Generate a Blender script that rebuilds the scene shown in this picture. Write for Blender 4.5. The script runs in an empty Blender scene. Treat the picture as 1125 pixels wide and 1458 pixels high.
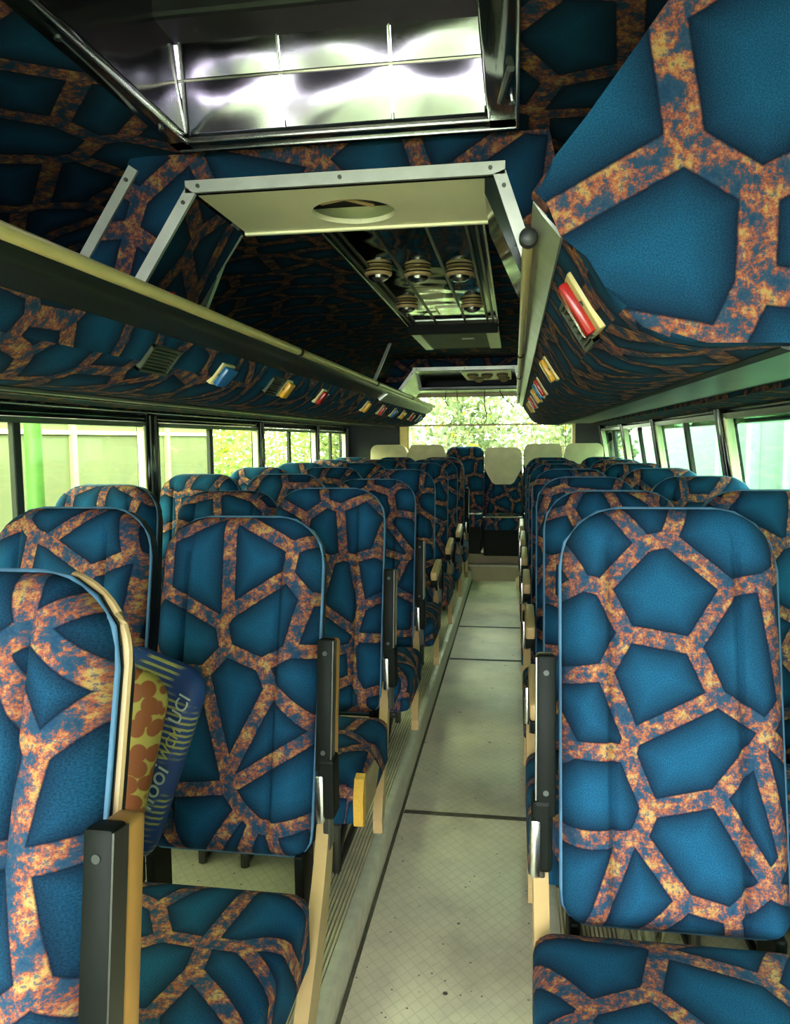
import bpy, bmesh, math, random
from mathutils import Vector, Matrix
random.seed(7)
S = bpy.context.scene
COL = S.collection
# ------------------------------------------------------------------ camera
cam = bpy.data.cameras.new('camera'); camo = bpy.data.objects.new('camera', cam); COL.objects.link(camo)
cam.sensor_fit = 'HORIZONTAL'; cam.sensor_width = 36.0; cam.lens = 1100/1125*36.0
cam.clip_start = 0.02; cam.clip_end = 200
camo.matrix_world = Matrix(((0.98825757, -0.00494129, 0.15271724, 0.0),
                            (0.15251941, 0.09213782, -0.98399616, 0.0),
                            (-0.00920883, 0.995734, 0.09180954, 1.26),
                            (0, 0, 0, 1)))
S.camera = camo
# ------------------------------------------------------------------ sky and exposure
w = bpy.data.worlds.new('overcast_sky'); S.world = w; w.use_nodes = True
wn = w.node_tree.nodes; wl = w.node_tree.links
bg = wn['Background']
tc = wn.new('ShaderNodeTexCoord'); sx = wn.new('ShaderNodeSeparateXYZ'); rp = wn.new('ShaderNodeValToRGB')
wl.new(tc.outputs['Generated'], sx.inputs[0]); wl.new(sx.outputs['Z'], rp.inputs[0]); wl.new(rp.outputs[0], bg.inputs[0])
rp.color_ramp.elements[0].position = 0.0; rp.color_ramp.elements[0].color = (0.86, 0.88, 0.84, 1)
rp.color_ramp.elements[1].position = 1.0; rp.color_ramp.elements[1].color = (0.92, 0.92, 1.0, 1)
bg.inputs[1].default_value = 10.0
S.view_settings.view_transform = 'Standard'; S.view_settings.look = 'None'
S.view_settings.gamma = 1.0; S.view_settings.use_curve_mapping = False
S.view_settings.exposure = 1.5

# ------------------------------------------------------------------ node helpers
def new_mat(name):
    m = bpy.data.materials.new(name); m.use_nodes = True
    nt = m.node_tree
    return m, nt.nodes, nt.links, nt.nodes['Principled BSDF']
def ramp(n, stops, interp='LINEAR'):
    r = n.new('ShaderNodeValToRGB'); r.color_ramp.interpolation = interp
    e = r.color_ramp.elements
    e[0].position, e[0].color = stops[0][0], (*stops[0][1], 1)
    e[1].position, e[1].color = stops[-1][0], (*stops[-1][1], 1)
    for p, c in stops[1:-1]:
        k = e.new(p); k.color = (*c, 1)
    return r
def mixc(n, l, fac, a, b, blend='MIX'):
    m = n.new('ShaderNodeMix'); m.data_type = 'RGBA'; m.blend_type = blend
    for sock, v in ((m.inputs[0], fac), (m.inputs[6], a), (m.inputs[7], b)):
        if hasattr(v, 'links'): l.new(v, sock)
        else: sock.default_value = v if not isinstance(v, tuple) else (*v, 1)
    return m.outputs[2]
def plain(name, col, rough=0.5, metal=0.0, var=0.12, scale=14, bump=0.0, bscale=80, spec=0.5):
    m, n, l, b = new_mat(name)
    t = n.new('ShaderNodeTexCoord'); nz = n.new('ShaderNodeTexNoise')
    nz.inputs['Scale'].default_value = scale; nz.inputs['Detail'].default_value = 6
    l.new(t.outputs['Object'], nz.inputs['Vector'])
    r = ramp(n, [(0.3, tuple(c*(1-var) for c in col)), (0.7, tuple(min(1, c*(1+var)) for c in col))])
    l.new(nz.outputs['Fac'], r.inputs[0]); l.new(r.outputs[0], b.inputs['Base Color'])
    b.inputs['Roughness'].default_value = rough; b.inputs['Metallic'].default_value = metal
    b.inputs['Specular IOR Level'].default_value = spec
    if bump:
        nb = n.new('ShaderNodeTexNoise'); nb.inputs['Scale'].default_value = bscale; nb.inputs['Detail'].default_value = 3
        l.new(t.outputs['Object'], nb.inputs['Vector'])
        bp = n.new('ShaderNodeBump'); bp.inputs['Strength'].default_value = bump; bp.inputs['Distance'].default_value = 0.004
        l.new(nb.outputs['Fac'], bp.inputs['Height']); l.new(bp.outputs[0], b.inputs['Normal'])
    return m
def fabric(name, scale, rand=True, stretch=(1, 1), mul=1.0, offset=(0, 0), bw=0.108):
    """moquette: blue polygons with dark rims, split by mottled orange and yellow bands"""
    m, n, l, b = new_mat(name)
    uv = n.new('ShaderNodeUVMap'); mp = n.new('ShaderNodeMapping')
    l.new(uv.outputs[0], mp.inputs['Vector'])
    mp.inputs['Scale'].default_value = (stretch[0], stretch[1], 1)
    mp.inputs['Location'].default_value = (offset[0], offset[1], 0)
    vec = mp.outputs[0]
    if rand:
        oi = n.new('ShaderNodeObjectInfo'); mu = n.new('ShaderNodeMath'); mu.operation = 'MULTIPLY'
        l.new(oi.outputs['Random'], mu.inputs[0]); mu.inputs[1].default_value = 37.0
        cb = n.new('ShaderNodeCombineXYZ'); l.new(mu.outputs[0], cb.inputs[0]); l.new(mu.outputs[0], cb.inputs[1])
        ad = n.new('ShaderNodeVectorMath'); ad.operation = 'ADD'
        l.new(vec, ad.inputs[0]); l.new(cb.outputs[0], ad.inputs[1]); vec = ad.outputs[0]
    v = n.new('ShaderNodeTexVoronoi'); v.voronoi_dimensions = '2D'; v.feature = 'DISTANCE_TO_EDGE'
    v.inputs['Scale'].default_value = scale; v.inputs['Randomness'].default_value = 1.0
    l.new(vec, v.inputs['Vector'])
    d = v.outputs['Distance']
    vc = n.new('ShaderNodeTexVoronoi'); vc.voronoi_dimensions = '2D'; vc.inputs['Scale'].default_value = scale
    vc.inputs['Randomness'].default_value = 0.93; l.new(vec, vc.inputs['Vector'])
    cell = ramp(n, [(bw, (0.003*mul, 0.010*mul, 0.024*mul)), (bw+.022, (0.005*mul, 0.022*mul, 0.048*mul)),
                    (bw+.11, (0.007*mul, 0.044*mul, 0.090*mul)), (bw+.30, (0.009*mul, 0.074*mul, 0.150*mul))])
    l.new(d, cell.inputs[0])
    # fine woven speckle
    sp = n.new('ShaderNodeTexNoise'); sp.noise_dimensions = '2D'; sp.inputs['Scale'].default_value = 520; sp.inputs['Detail'].default_value = 2
    l.new(vec, sp.inputs['Vector'])
    spr = ramp(n, [(0.3, (0.70, 0.70, 0.70)), (0.7, (1.32, 1.32, 1.32))]); l.new(sp.outputs['Fac'], spr.inputs[0])
    cellc = mixc(n, l, 1.0, cell.outputs[0], spr.outputs[0], 'MULTIPLY')
    # mottled bands
    nz = n.new('ShaderNodeTexNoise'); nz.noise_dimensions = '2D'; nz.inputs['Scale'].default_value = scale*4.4; nz.inputs['Detail'].default_value = 9
    nz.inputs['Roughness'].default_value = 0.78; l.new(vec, nz.inputs['Vector'])
    band = ramp(n, [(0.36, (0.012*mul, 0.045*mul, 0.095*mul)), (0.465, (0.028*mul, 0.065*mul, 0.11*mul)), (0.485, (0.13*mul, 0.055*mul, 0.055*mul)),
                    (0.51, (0.27*mul, 0.070*mul, 0.038*mul)), (0.56, (0.35*mul, 0.125*mul, 0.066*mul)), (0.60, (0.40*mul, 0.235*mul, 0.070*mul)),
                    (0.68, (0.40*mul, 0.27*mul, 0.11*mul))])
    l.new(nz.outputs['Fac'], band.inputs[0])
    nf = n.new('ShaderNodeTexNoise'); nf.noise_dimensions = '2D'; nf.inputs['Scale'].default_value = scale*20; nf.inputs['Detail'].default_value = 5
    nf.inputs['Roughness'].default_value = 0.7; l.new(vec, nf.inputs['Vector'])
    fl = ramp(n, [(0.53, (0, 0, 0)), (0.59, (1, 1, 1))]); l.new(nf.outputs['Fac'], fl.inputs[0])
    fl2 = n.new('ShaderNodeMath'); fl2.operation = 'MULTIPLY'; fl2.inputs[1].default_value = 0.75; l.new(fl.outputs[0], fl2.inputs[0])
    bandc = mixc(n, l, fl2.outputs[0], band.outputs[0], (0.02*mul, 0.06*mul, 0.11*mul))
    edge = ramp(n, [(bw-.012, (0, 0, 0)), (bw+.004, (1, 1, 1))]); l.new(d, edge.inputs[0])
    c = mixc(n, l, edge.outputs[0], bandc, cellc)
    l.new(c, b.inputs['Base Color'])
    b.inputs['Roughness'].default_value = 0.92; b.inputs['Specular IOR Level'].default_value = 0.12
    b.inputs['Sheen Weight'].default_value = 0.0; b.inputs['Sheen Roughness'].default_value = 0.5
    bp = n.new('ShaderNodeBump'); bp.inputs['Strength'].default_value = 0.35; bp.inputs['Distance'].default_value = 0.001
    l.new(sp.outputs['Fac'], bp.inputs['Height']); l.new(bp.outputs[0], b.inputs['Normal'])
    return m
def glass(name, tint, gloss=0.06):
    m, n, l, b = new_mat(name); n.remove(b)
    tr = n.new('ShaderNodeBsdfTransparent'); tr.inputs[0].default_value = (*tint, 1)
    gl = n.new('ShaderNodeBsdfGlossy'); gl.inputs['Roughness'].default_value = 0.03
    lw = n.new('ShaderNodeLayerWeight'); lw.inputs[0].default_value = 0.25
    mu = n.new('ShaderNodeMath'); mu.operation = 'MULTIPLY'; mu.inputs[1].default_value = gloss*4; l.new(lw.outputs['Facing'], mu.inputs[0])
    mx = n.new('ShaderNodeMixShader'); l.new(mu.outputs[0], mx.inputs[0]); l.new(tr.outputs[0], mx.inputs[1]); l.new(gl.outputs[0], mx.inputs[2])
    l.new(mx.outputs[0], n['Material Output'].inputs[0])
    return m

SEAT = fabric('moquette_seat', 7.2)
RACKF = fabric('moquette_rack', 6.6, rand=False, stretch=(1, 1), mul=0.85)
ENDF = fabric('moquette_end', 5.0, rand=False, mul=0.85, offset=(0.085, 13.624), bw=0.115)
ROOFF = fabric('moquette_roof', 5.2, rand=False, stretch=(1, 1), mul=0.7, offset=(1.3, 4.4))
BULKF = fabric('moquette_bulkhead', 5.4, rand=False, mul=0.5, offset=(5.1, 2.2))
PIPE = plain('piping_blue', (0.06, 0.16, 0.26), 0.7)
SHELL = plain('shell_black', (0.012, 0.014, 0.014), 0.45)
BLACK = plain('black_metal', (0.006, 0.008, 0.006), 0.5, spec=0.10)
DARKV = plain('black_cover', (0.012, 0.012, 0.014), 0.75)
BEIGE = plain('beige_plastic', (0.56, 0.38, 0.17), 0.42, var=0.06)
TANP = plain('tan_pad', (0.62, 0.44, 0.22), 0.5, var=.08)
ORANGE = plain('orange_pad', (0.52, 0.25, 0.06), 0.5, var=0.10)
CREAMC = plain('cream_cover', (0.84, 0.71, 0.43), 0.85, var=0.10, scale=9, bump=0.4, bscale=30)
CHROME = plain('worn_chrome', (0.62, 0.63, 0.58), 0.25, 1.0)
STEEL = plain('steel_dark', (0.10, 0.105, 0.09), 0.35, 0.9)
ALU = plain('brushed_aluminium', (0.50, 0.52, 0.44), 0.38, 0.75, bump=0.1)
FOAM = plain('yellow_foam', (0.62, 0.36, 0.05), 0.9, bump=0.6, bscale=120)
BOARD = plain('foam_board', (0.33, 0.25, 0.13), 0.9, bump=0.3)
CREAMP = plain('cream_paint', (0.92, 0.88, 0.54), 0.4, var=0.04, scale=5)
TUBE = plain('yellowed_tube', (0.62, 0.50, 0.19), 0.32, var=0.08)
BANDM = plain('rack_band_dark', (0.022, 0.030, 0.022), 0.22, 0.3)
REDL = plain('red_lens', (0.42, 0.02, 0.018), 0.2, var=0.05)
AMBL = plain('amber_lens', (0.72, 0.36, 0.03), 0.25, var=0.05)
BLUL = plain('blue_lens', (0.02, 0.13, 0.32), 0.25, var=0.05)
BACKPL = plain('cream_backplate', (0.66, 0.54, 0.22), 0.4)
GRILLE = plain('vent_plastic', (0.055, 0.065, 0.035), 0.5)
DGLASS = plain('black_gloss_trim', (0.016, 0.022, 0.019), 0.1, 0.35, var=0.5, scale=9)
NOSE = plain('nosing_grey', (0.58, 0.56, 0.42), 0.42, var=0.12, scale=30)
RIB = plain('ribbed_mat', (0.66, 0.62, 0.42), 0.5, var=0.16, scale=18)
BOXM = plain('beige_riser', (0.44, 0.37, 0.22), 0.6, var=0.1, scale=4)
VOID = plain('void_black', (0.006, 0.007, 0.006), 0.9)
WIRE = plain('wire_black', (0.012, 0.012, 0.01), 0.5)
GRIME = plain('olive_grime', (0.09, 0.085, 0.05), 0.7, var=.3, scale=40)
SEAL = plain('rubber_seal', (0.02, 0.026, 0.018), 0.5)
WFRAME = plain('window_frame', (0.12, 0.14, 0.09), 0.35, 0.3)
UNDERP = plain('underside_olive', (0.030, 0.034, 0.022), 0.38, var=0.4, scale=5)
GL_L = glass('tinted_glass_left', (0.86, 0.95, 0.72))
GL_R = glass('tinted_glass_right', (0.78, 0.97, 0.82))
GL_B = glass('rear_glass', (0.88, 0.97, 0.84))
GL_F = glass('windscreen_glass', (0.95, 0.98, 0.97))

def mat_floor(name, base, period, dark=0.72):
    """pale vinyl with an embossed diagonal tread and dark specks of dirt"""
    m, n, l, b = new_mat(name)
    g = n.new('ShaderNodeNewGeometry'); s = n.new('ShaderNodeSeparateXYZ'); l.new(g.outputs['Position'], s.inputs[0])
    def diag(sign):
        a = n.new('ShaderNodeMath'); a.operation = 'MULTIPLY_ADD'; l.new(s.outputs['X'], a.inputs[0]); a.inputs[1].default_value = sign*1.25
        l.new(s.outputs['Y'], a.inputs[2])
        p = n.new('ShaderNodeMath'); p.operation = 'PINGPONG'; l.new(a.outputs[0], p.inputs[0]); p.inputs[1].default_value = period
        c = n.new('ShaderNodeMath'); c.operation = 'LESS_THAN'; l.new(p.outputs[0], c.inputs[0]); c.inputs[1].default_value = period*0.12
        return c.outputs[0]
    mx = n.new('ShaderNodeMath'); mx.operation = 'MAXIMUM'; l.new(diag(1), mx.inputs[0]); l.new(diag(-1), mx.inputs[1])
    nz = n.new('ShaderNodeTexNoise'); nz.inputs['Scale'].default_value = 3.2; nz.inputs['Detail'].default_value = 8; nz.inputs['Roughness'].default_value = 0.65
    l.new(g.outputs['Position'], nz.inputs['Vector'])
    r = ramp(n, [(0.3, tuple(c*0.72 for c in base)), (0.5, base), (0.72, tuple(min(1, c*1.22) for c in base))]); l.new(nz.outputs['Fac'], r.inputs[0])
    ln = n.new('ShaderNodeMath'); ln.operation = 'MULTIPLY'; l.new(mx.outputs[0], ln.inputs[0]); ln.inputs[1].default_value = 0.22
    c = mixc(n, l, ln.outputs[0], r.outputs[0], tuple(x*dark*0.6 for x in base))
    v = n.new('ShaderNodeTexVoronoi'); v.inputs['Scale'].default_value = 9.0; l.new(g.outputs['Position'], v.inputs['Vector'])
    sp = ramp(n, [(0.045, (1, 1, 1)), (0.07, (0, 0, 0))]); l.new(v.outputs['Distance'], sp.inputs[0])
    c = mixc(n, l, sp.outputs[0], c, (0.07, 0.06, 0.035))
    v2 = n.new('ShaderNodeTexVoronoi'); v2.inputs['Scale'].default_value = 26.0; l.new(g.outputs['Position'], v2.inputs['Vector'])
    sp2 = ramp(n, [(0.05, (1, 1, 1)), (0.09, (0, 0, 0))]); l.new(v2.outputs['Distance'], sp2.inputs[0])
    c = mixc(n, l, sp2.outputs[0], c, (0.16, 0.14, 0.09))
    l.new(c, b.inputs['Base Color']); b.inputs['Roughness'].default_value = 0.42
    bp = n.new('ShaderNodeBump'); bp.inputs['Strength'].default_value = 0.4; bp.inputs['Distance'].default_value = 0.002
    l.new(mx.outputs[0], bp.inputs['Height']); l.new(bp.outputs[0], b.inputs['Normal'])
    return m
VINYL = mat_floor('aisle_vinyl', (0.74, 0.69, 0.48), 0.022)
PLATF = mat_floor('platform_vinyl', (0.76, 0.70, 0.45), 0.022)
def mat_mirror(name, col, rough, bump, scale):
    m, n, l, b = new_mat(name)
    t = n.new('ShaderNodeTexCoord'); nz = n.new('ShaderNodeTexNoise'); nz.inputs['Scale'].default_value = scale; nz.inputs['Detail'].default_value = 1
    l.new(t.outputs['Object'], nz.inputs['Vector'])
    bp = n.new('ShaderNodeBump'); bp.inputs['Strength'].default_value = bump; bp.inputs['Distance'].default_value = 0.05
    l.new(nz.outputs['Fac'], bp.inputs['Height']); l.new(bp.outputs[0], b.inputs['Normal'])
    b.inputs['Base Color'].default_value = (*col, 1); b.inputs['Metallic'].default_value = 1; b.inputs['Roughness'].default_value = rough
    return m
MIRROR = mat_mirror('wavy_mirror_steel', (0.30, 0.26, 0.33), 0.14, 0.30, 4)
DMIRROR = mat_mirror('dark_mirror', (0.45, 0.52, 0.50), 0.06, 0.10, 5)

# ------------------------------------------------------------------ mesh helpers
def boxuv(me):
    uv = me.uv_layers.new(name='UVMap').data
    vs = me.vertices
    for p in me.polygons:
        n = p.normal; a = (abs(n.x), abs(n.y), abs(n.z)); k = a.index(max(a))
        for li in p.loop_indices:
            c = vs[me.loops[li].vertex_index].co
            uv[li].uv = (c.y, c.z) if k == 0 else (c.x, c.z) if k == 1 else (c.x, c.y)
class MB:
    def __init__(s): s.bm = bmesh.new()
    def box(s, x0, x1, y0, y1, z0, z1, bev=0.0, seg=2, M=None):
        r = bmesh.ops.create_cube(s.bm, size=1.0)
        vs = r['verts']
        for v in vs: v.co = Vector(((x0+x1)/2+v.co.x*(x1-x0), (y0+y1)/2+v.co.y*(y1-y0), (z0+z1)/2+v.co.z*(z1-z0)))
        if bev:
            es = list({e for v in vs for e in v.link_edges})
            rr = bmesh.ops.bevel(s.bm, geom=es, offset=bev, segments=seg, affect='EDGES', profile=0.5)
            vs = list({v for f in rr['faces'] for v in f.verts} | {v for v in vs if v.is_valid})
        if M is not None: bmesh.ops.transform(s.bm, matrix=M, verts=vs)
        return s
    def prism(s, pts, axis, a, b):
        """polygon pts extruded along axis from a to b"""
        def P(p, t):
            return (t, p[0], p[1]) if axis == 'X' else (p[0], t, p[1]) if axis == 'Y' else (p[0], p[1], t)
        A = [s.bm.verts.new(P(p, a)) for p in pts]; B = [s.bm.verts.new(P(p, b)) for p in pts]
        n = len(pts)
        s.bm.faces.new(A); s.bm.faces.new(B[::-1])
        for i in range(n): s.bm.faces.new((A[i], B[i], B[(i+1) % n], A[(i+1) % n]))
        return s
    def strip(s, pts, axis, a, b, n=1):
        """open polyline extruded (a sheet)"""
        def P(p, t):
            return (t, p[0], p[1]) if axis == 'X' else (p[0], t, p[1]) if axis == 'Y' else (p[0], p[1], t)
        rows = [[s.bm.verts.new(P(p, a+(b-a)*k/n)) for p in pts] for k in range(n+1)]
        for k in range(n):
            for i in range(len(pts)-1): s.bm.faces.new((rows[k][i], rows[k][i+1], rows[k+1][i+1], rows[k+1][i]))
        return s
    def tube(s, path, r, seg=8, closed=False, caps=True):
        path = [Vector(p) for p in path]; n = len(path); rings = []
        for i, p in enumerate(path):
            a = path[(i-1) % n] if (closed or i > 0) else p; b = path[(i+1) % n] if (closed or i < n-1) else p
            t = (b-a).normalized()
            u = t.cross(Vector((0, 0, 1)) if abs(t.z) < 0.9 else Vector((0, 1, 0))).normalized(); v = t.cross(u)
            rr = r[i] if isinstance(r, (list, tuple)) else r
            rings.append([s.bm.verts.new(p+u*math.cos(2*math.pi*k/seg)*rr+v*math.sin(2*math.pi*k/seg)*rr) for k in range(seg)])
        m = n if closed else n-1
        for i in range(m):
            A, B = rings[i], rings[(i+1) % n]
            for k in range(seg): s.bm.faces.new((A[k], A[(k+1) % seg], B[(k+1) % seg], B[k]))
        if caps and not closed: s.bm.faces.new(rings[0][::-1]); s.bm.faces.new(rings[-1])
        return s
    def lathe(s, prof, c, axis='Z', seg=20, ends=True):
        rings = []
        for r, h in prof:
            ring = []
            for k in range(seg):
                a = 2*math.pi*k/seg; x, y = r*math.cos(a), r*math.sin(a)
                q = (x, y, h) if axis == 'Z' else (x, h, y) if axis == 'Y' else (h, x, y)
                ring.append(s.bm.verts.new(Vector(c)+Vector(q)))
            rings.append(ring)
        for A, B in zip(rings, rings[1:]):
            for k in range(seg): s.bm.faces.new((A[k], A[(k+1) % seg], B[(k+1) % seg], B[k]))
        if ends: s.bm.faces.new(rings[0][::-1]); s.bm.faces.new(rings[-1])
        return s
    def quad(s, *p):
        s.bm.faces.new([s.bm.verts.new(q) for q in p]); return s
    def build(s, name, mat, parent=None, smooth=False, recalc=True, angle=40):
        if recalc: bmesh.ops.recalc_face_normals(s.bm, faces=s.bm.faces)
        me = bpy.data.meshes.new(name); s.bm.to_mesh(me); s.bm.free()
        boxuv(me); me.materials.append(mat)
        if smooth:
            me.shade_smooth()
            if angle: me.set_sharp_from_angle(angle=math.radians(angle))
        o = bpy.data.objects.new(name, me); COL.objects.link(o)
        if parent is not None: o.parent = parent
        return o
def tag(o, label=None, cat=None, group=None, kind=None):
    if label: o['label'] = label
    if cat: o['category'] = cat
    if group: o['group'] = group
    if kind: o['kind'] = kind
    return o
def empty(name, loc=(0, 0, 0), rz=0.0):
    o = bpy.data.objects.new(name, None); COL.objects.link(o); o.location = loc; o.rotation_euler = (0, 0, rz)
    o.empty_display_size = 0.1
    return o
def copy_tree(o, parent=None):
    c = o.copy(); COL.objects.link(c)
    c.parent = parent
    for ch in KIDS(o): copy_tree(ch, c)
    return c
def KIDS(o): return [x for x in COL.objects if x.parent == o]

def slab(name, mat, w, h, rt, rb, T0, T, R, M, parent, nx=26, nz=30, grooves=(), bulge=0.0, bol=0.0, crimp=0.0, origin_bottom=True):
    """upholstered slab: outline w x h with rounded corners, domed front (towards +d), flat rear.
       local (u, v, d) are mapped through the 3x3 matrix M's columns to object space."""
    hw = w/2
    def half(v):
        if v > h-rt: return hw-rt+math.sqrt(max(0, rt*rt-(v-(h-rt))**2))
        if v < rb: return hw-rb+math.sqrt(max(0, rb*rb-(rb-v)**2))
        return hw
    def sdf(u, v):
        r = rt if v > h/2 else rb
        qx = abs(u)-(hw-r); qv = abs(v-h/2)-(h/2-r)
        return r-(math.hypot(max(qx, 0), max(qv, 0))+min(max(qx, qv), 0)) if True else 0
    def spaced(n, p=0.55):
        out = []
        for i in range(n+1):
            t = i/n*2-1
            out.append(math.copysign(abs(math.sin(t*math.pi/2))**0.9, t))
        return out
    vs = [(t+1)/2*h for t in spaced(nz)]
    us = sorted(spaced(nx) + [q for g in grooves for q in ((g-.010)/hw, (g-.004)/hw, g/hw, (g+.004)/hw, (g+.010)/hw)]); nx = len(us)-1
    bm = bmesh.new(); uvl = bm.loops.layers.uv.new('UVMap'); U = {}
    grid = []
    for v in vs:
        row = []
        for a in us:
            u = a*half(v)
            e = max(0.0, min(1.0, sdf(u, v)/R))
            d = T0+T*math.sqrt(max(0.0, 1-(1-e)**2))
            k = u/hw
            d += bulge*(1-k*k)*(1-((v-h*0.5)/(h*0.5))**2)*e
            d += bol*e*max(0, (abs(k)-0.58)/0.42)*(1 if abs(k) < .86 else max(0, (1-abs(k))/.14))*2
            for g in grooves: d -= 0.011*e*math.exp(-((u-g)/0.005)**2)
            if crimp and v > h*0.8: d += crimp*e*math.sin(u*120)*((v/h-0.8)/0.2)
            p = M @ Vector((u, v, d)); vert = bm.verts.new(p); U[vert] = (u, v); row.append(vert)
        grid.append(row)
    def face(q, uvs=None):
        try: f = bm.faces.new(q)
        except ValueError: return
        for lp in f.loops: lp[uvl].uv = (uvs or U)[lp.vert]
        f.smooth = True
    for i in range(nz):
        for j in range(nx): face((grid[i][j], grid[i][j+1], grid[i+1][j+1], grid[i+1][j]))
    loop = grid[0][:] + [grid[i][nx] for i in range(1, nz+1)] + grid[nz][nx-1::-1] + [grid[i][0] for i in range(nz-1, 0, -1)]
    base = []
    for vt in loop:
        u, v = U[vt]; q = M @ Vector((u, v, 0)); b = bm.verts.new(q)
        s = T0
        du = math.copysign(s, u) if abs(u) > hw-rb-1e-4 and 0 < v < h-1e-6 else 0
        dv = s if v > h-rt else -s if v < rb else 0
        U[b] = (u+du, v+dv); base.append(b)
    n = len(loop)
    for i in range(n): face((loop[i], base[i], base[(i+1) % n], loop[(i+1) % n]))
    f = bm.faces.new(base)
    for lp in f.loops: lp[uvl].uv = U[lp.vert]
    bmesh.ops.recalc_face_normals(bm, faces=bm.faces)
    me = bpy.data.meshes.new(name); bm.to_mesh(me); bm.free(); me.materials.append(mat)
    me.set_sharp_from_angle(angle=math.radians(60))
    o = bpy.data.objects.new(name, me); COL.objects.link(o); o.parent = parent
    out = []
    for i in range(0, n): out.append(U[loop[i]])
    return o, out

# ================================================================== SETTING
XL, XR = -1.62, 0.88          # side walls
YB, YF = 7.45, -1.35          # rear and front
ZP = 0.09                     # seat platforms above the sunken aisle
AL, AR = -0.376, 0.083          # aisle edges
# aisle floor with its separate vinyl panels
fl = empty('floor'); tag(fl, kind='structure')
MB().box(AL-.02, AR+.02, YF, 6.95, -0.05, -0.006).build('sub_floor', VOID, fl)
ys = [YF, 1.0, 2.503, 4.372, 5.16, 6.90]
for i in range(5):
    MB().box(AL, AR, ys[i]+.006, ys[i+1]-.006, -0.02, 0.0, bev=0.003, seg=1).build('floor_panel', VINYL, fl)
    if i: MB().box(AL+.01, AR-.005, ys[i]-.012, ys[i]+.012, -0.004, 0.0025, bev=.001, seg=1).build('joint_strip', GRIME, fl)
# raised platforms under the seats, ribbed edge mat, rounded nosing
for nm, x0, x1, s in (('platform_left', XL-.02, AL-.012, 1), ('platform_right', AR+.012, XR+.02, -1)):
    p = MB().box(x0, x1, YF, 6.9, -0.02, ZP-.004).build(nm, PLATF); tag(p, kind='structure')
    edge = AL if s == 1 else AR
    # nosing (rounded metal edge + kick face)
    pr = [(edge, 0.0), (edge, ZP-.012), (edge-s*.004, ZP-.003), (edge-s*.012, ZP+.002), (edge-s*.030, ZP+.002), (edge-s*.030, ZP-.01), (edge-s*.012, ZP-.01), (edge-s*.012, 0)]
    MB().prism(pr, 'Y', YF, 6.9).build('nosing', NOSE, p, smooth=True)
    w0 = edge-s*.033
    MB().box(min(w0, w0-s*.13), max(w0, w0-s*.13), YF, 6.9, ZP-.006, ZP-.0025).build('mat_base', BOARD, p)  # darker strip: dirt and shade between the ribs, both put into the colour
    m = MB()
    for k in range(13):
        a = w0-s*k*.010
        m.prism([(a, ZP-.003), (a-s*.0005, ZP+.003), (a-s*.0052, ZP+.003), (a-s*.0057, ZP-.003)], 'Y', YF, 6.9)
    r_ = m.build('ribbed_mat', RIB, p); tag(r_, kind='stuff')
    ch = MB()
    ch.prism([(edge+s*.001, 0.001), (edge+s*.008, 0.001), (edge+s*.001, 0.012)], 'Y', YF, 6.9)
    ch.build('edge_seal', GRIME, p)
# rear steps up to the last row
st = MB().box(-.42, .08, 6.90, 7.45, -0.02, 0.14, bev=.006, seg=2).build('rear_step', BOXM); tag(st, kind='structure')
MB().box(-.42, .08, 6.875, 6.905, 0.13, 0.15, bev=.006).build('step_edge', NOSE, st)
rb_ = MB().box(XL, XR, 7.02, YB, 0.06, 0.225, bev=.004, seg=1).build('rear_platform', BOXM); tag(rb_, kind='structure')
# ceiling: arched, with the hatch cut-out
HX0, HX1, HY0, HY1 = -0.705, 0.0, 0.45, 1.60
prof = [(-1.62, 1.40), (-1.60, 1.52), (-1.53, 1.64), (-1.40, 1.75), (-1.22, 1.82), (-1.0, 1.868), (-.85, 1.883), (HX0+.01, 1.89)]
profR = [(HX1-.01, 1.89), (.12, 1.883), (.28, 1.868), (.48, 1.82), (.66, 1.75), (.79, 1.64), (.86, 1.52), (.88, 1.40)]
m = MB()
m.strip(prof+profR, 'Y', YF, HY0, 2); m.strip(prof, 'Y', HY0, HY1, 2); m.strip(profR, 'Y', HY0, HY1, 2); m.strip(prof+profR, 'Y', HY1, YB, 6)
bmesh.ops.remove_doubles(m.bm, verts=m.bm.verts, dist=1e-4)
c = m.build('ceiling', ROOFF, smooth=True, recalc=False); tag(c, kind='structure')
# the roof skin outside, so that no light leaks and the sky does not show from the side
def wall_x(side, z):          # the window band leans inward on the right
    return XL+max(0, z-.9)*0.0 if side < 0 else XR-max(0, z-.9)*0.10
WZ0, WZ1 = 0.86, 1.33
# side walls: lower panel, header and tail panel
wl_ = MB(); wl_.box(XL-.05, XL, YF, YB, -0.02, WZ0); wl_.box(XL-.05, XL, YF, YB, WZ1+.055, 1.46)
wl_.box(XL-.05, XL, 7.30, YB, WZ0, WZ1+.055)
wall = wl_.build('wall_left', BANDM); tag(wall, kind='structure')
MB().box(XL-.01, XL+.028, YF, 7.28, WZ1+.022, WZ1+.056, bev=.008).build('header_trim', DGLASS, wall, smooth=True)
MB().box(XL-.01, XL+.040, YF, 7.28, WZ1+.058, WZ1+.066, bev=.003, seg=1).build('chrome_strip', CHROME, wall)
wr_ = MB(); wr_.box(XR, XR+.05, -.40, YB, -0.02, WZ0); wr_.box(XR-.02, XR+.05, YF, YB, WZ1+.04, 1.46)
wr_.box(XR, XR+.05, 7.30, YB, WZ0, WZ1+.055)
wall = wr_.build('wall_right', BANDM); tag(wall, kind='structure')
MB().box(XR-.075, XR-.03, YF, 7.28, WZ1-.02, WZ1+.030, bev=.008).build('header_trim', DGLASS, wall, smooth=True)
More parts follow.
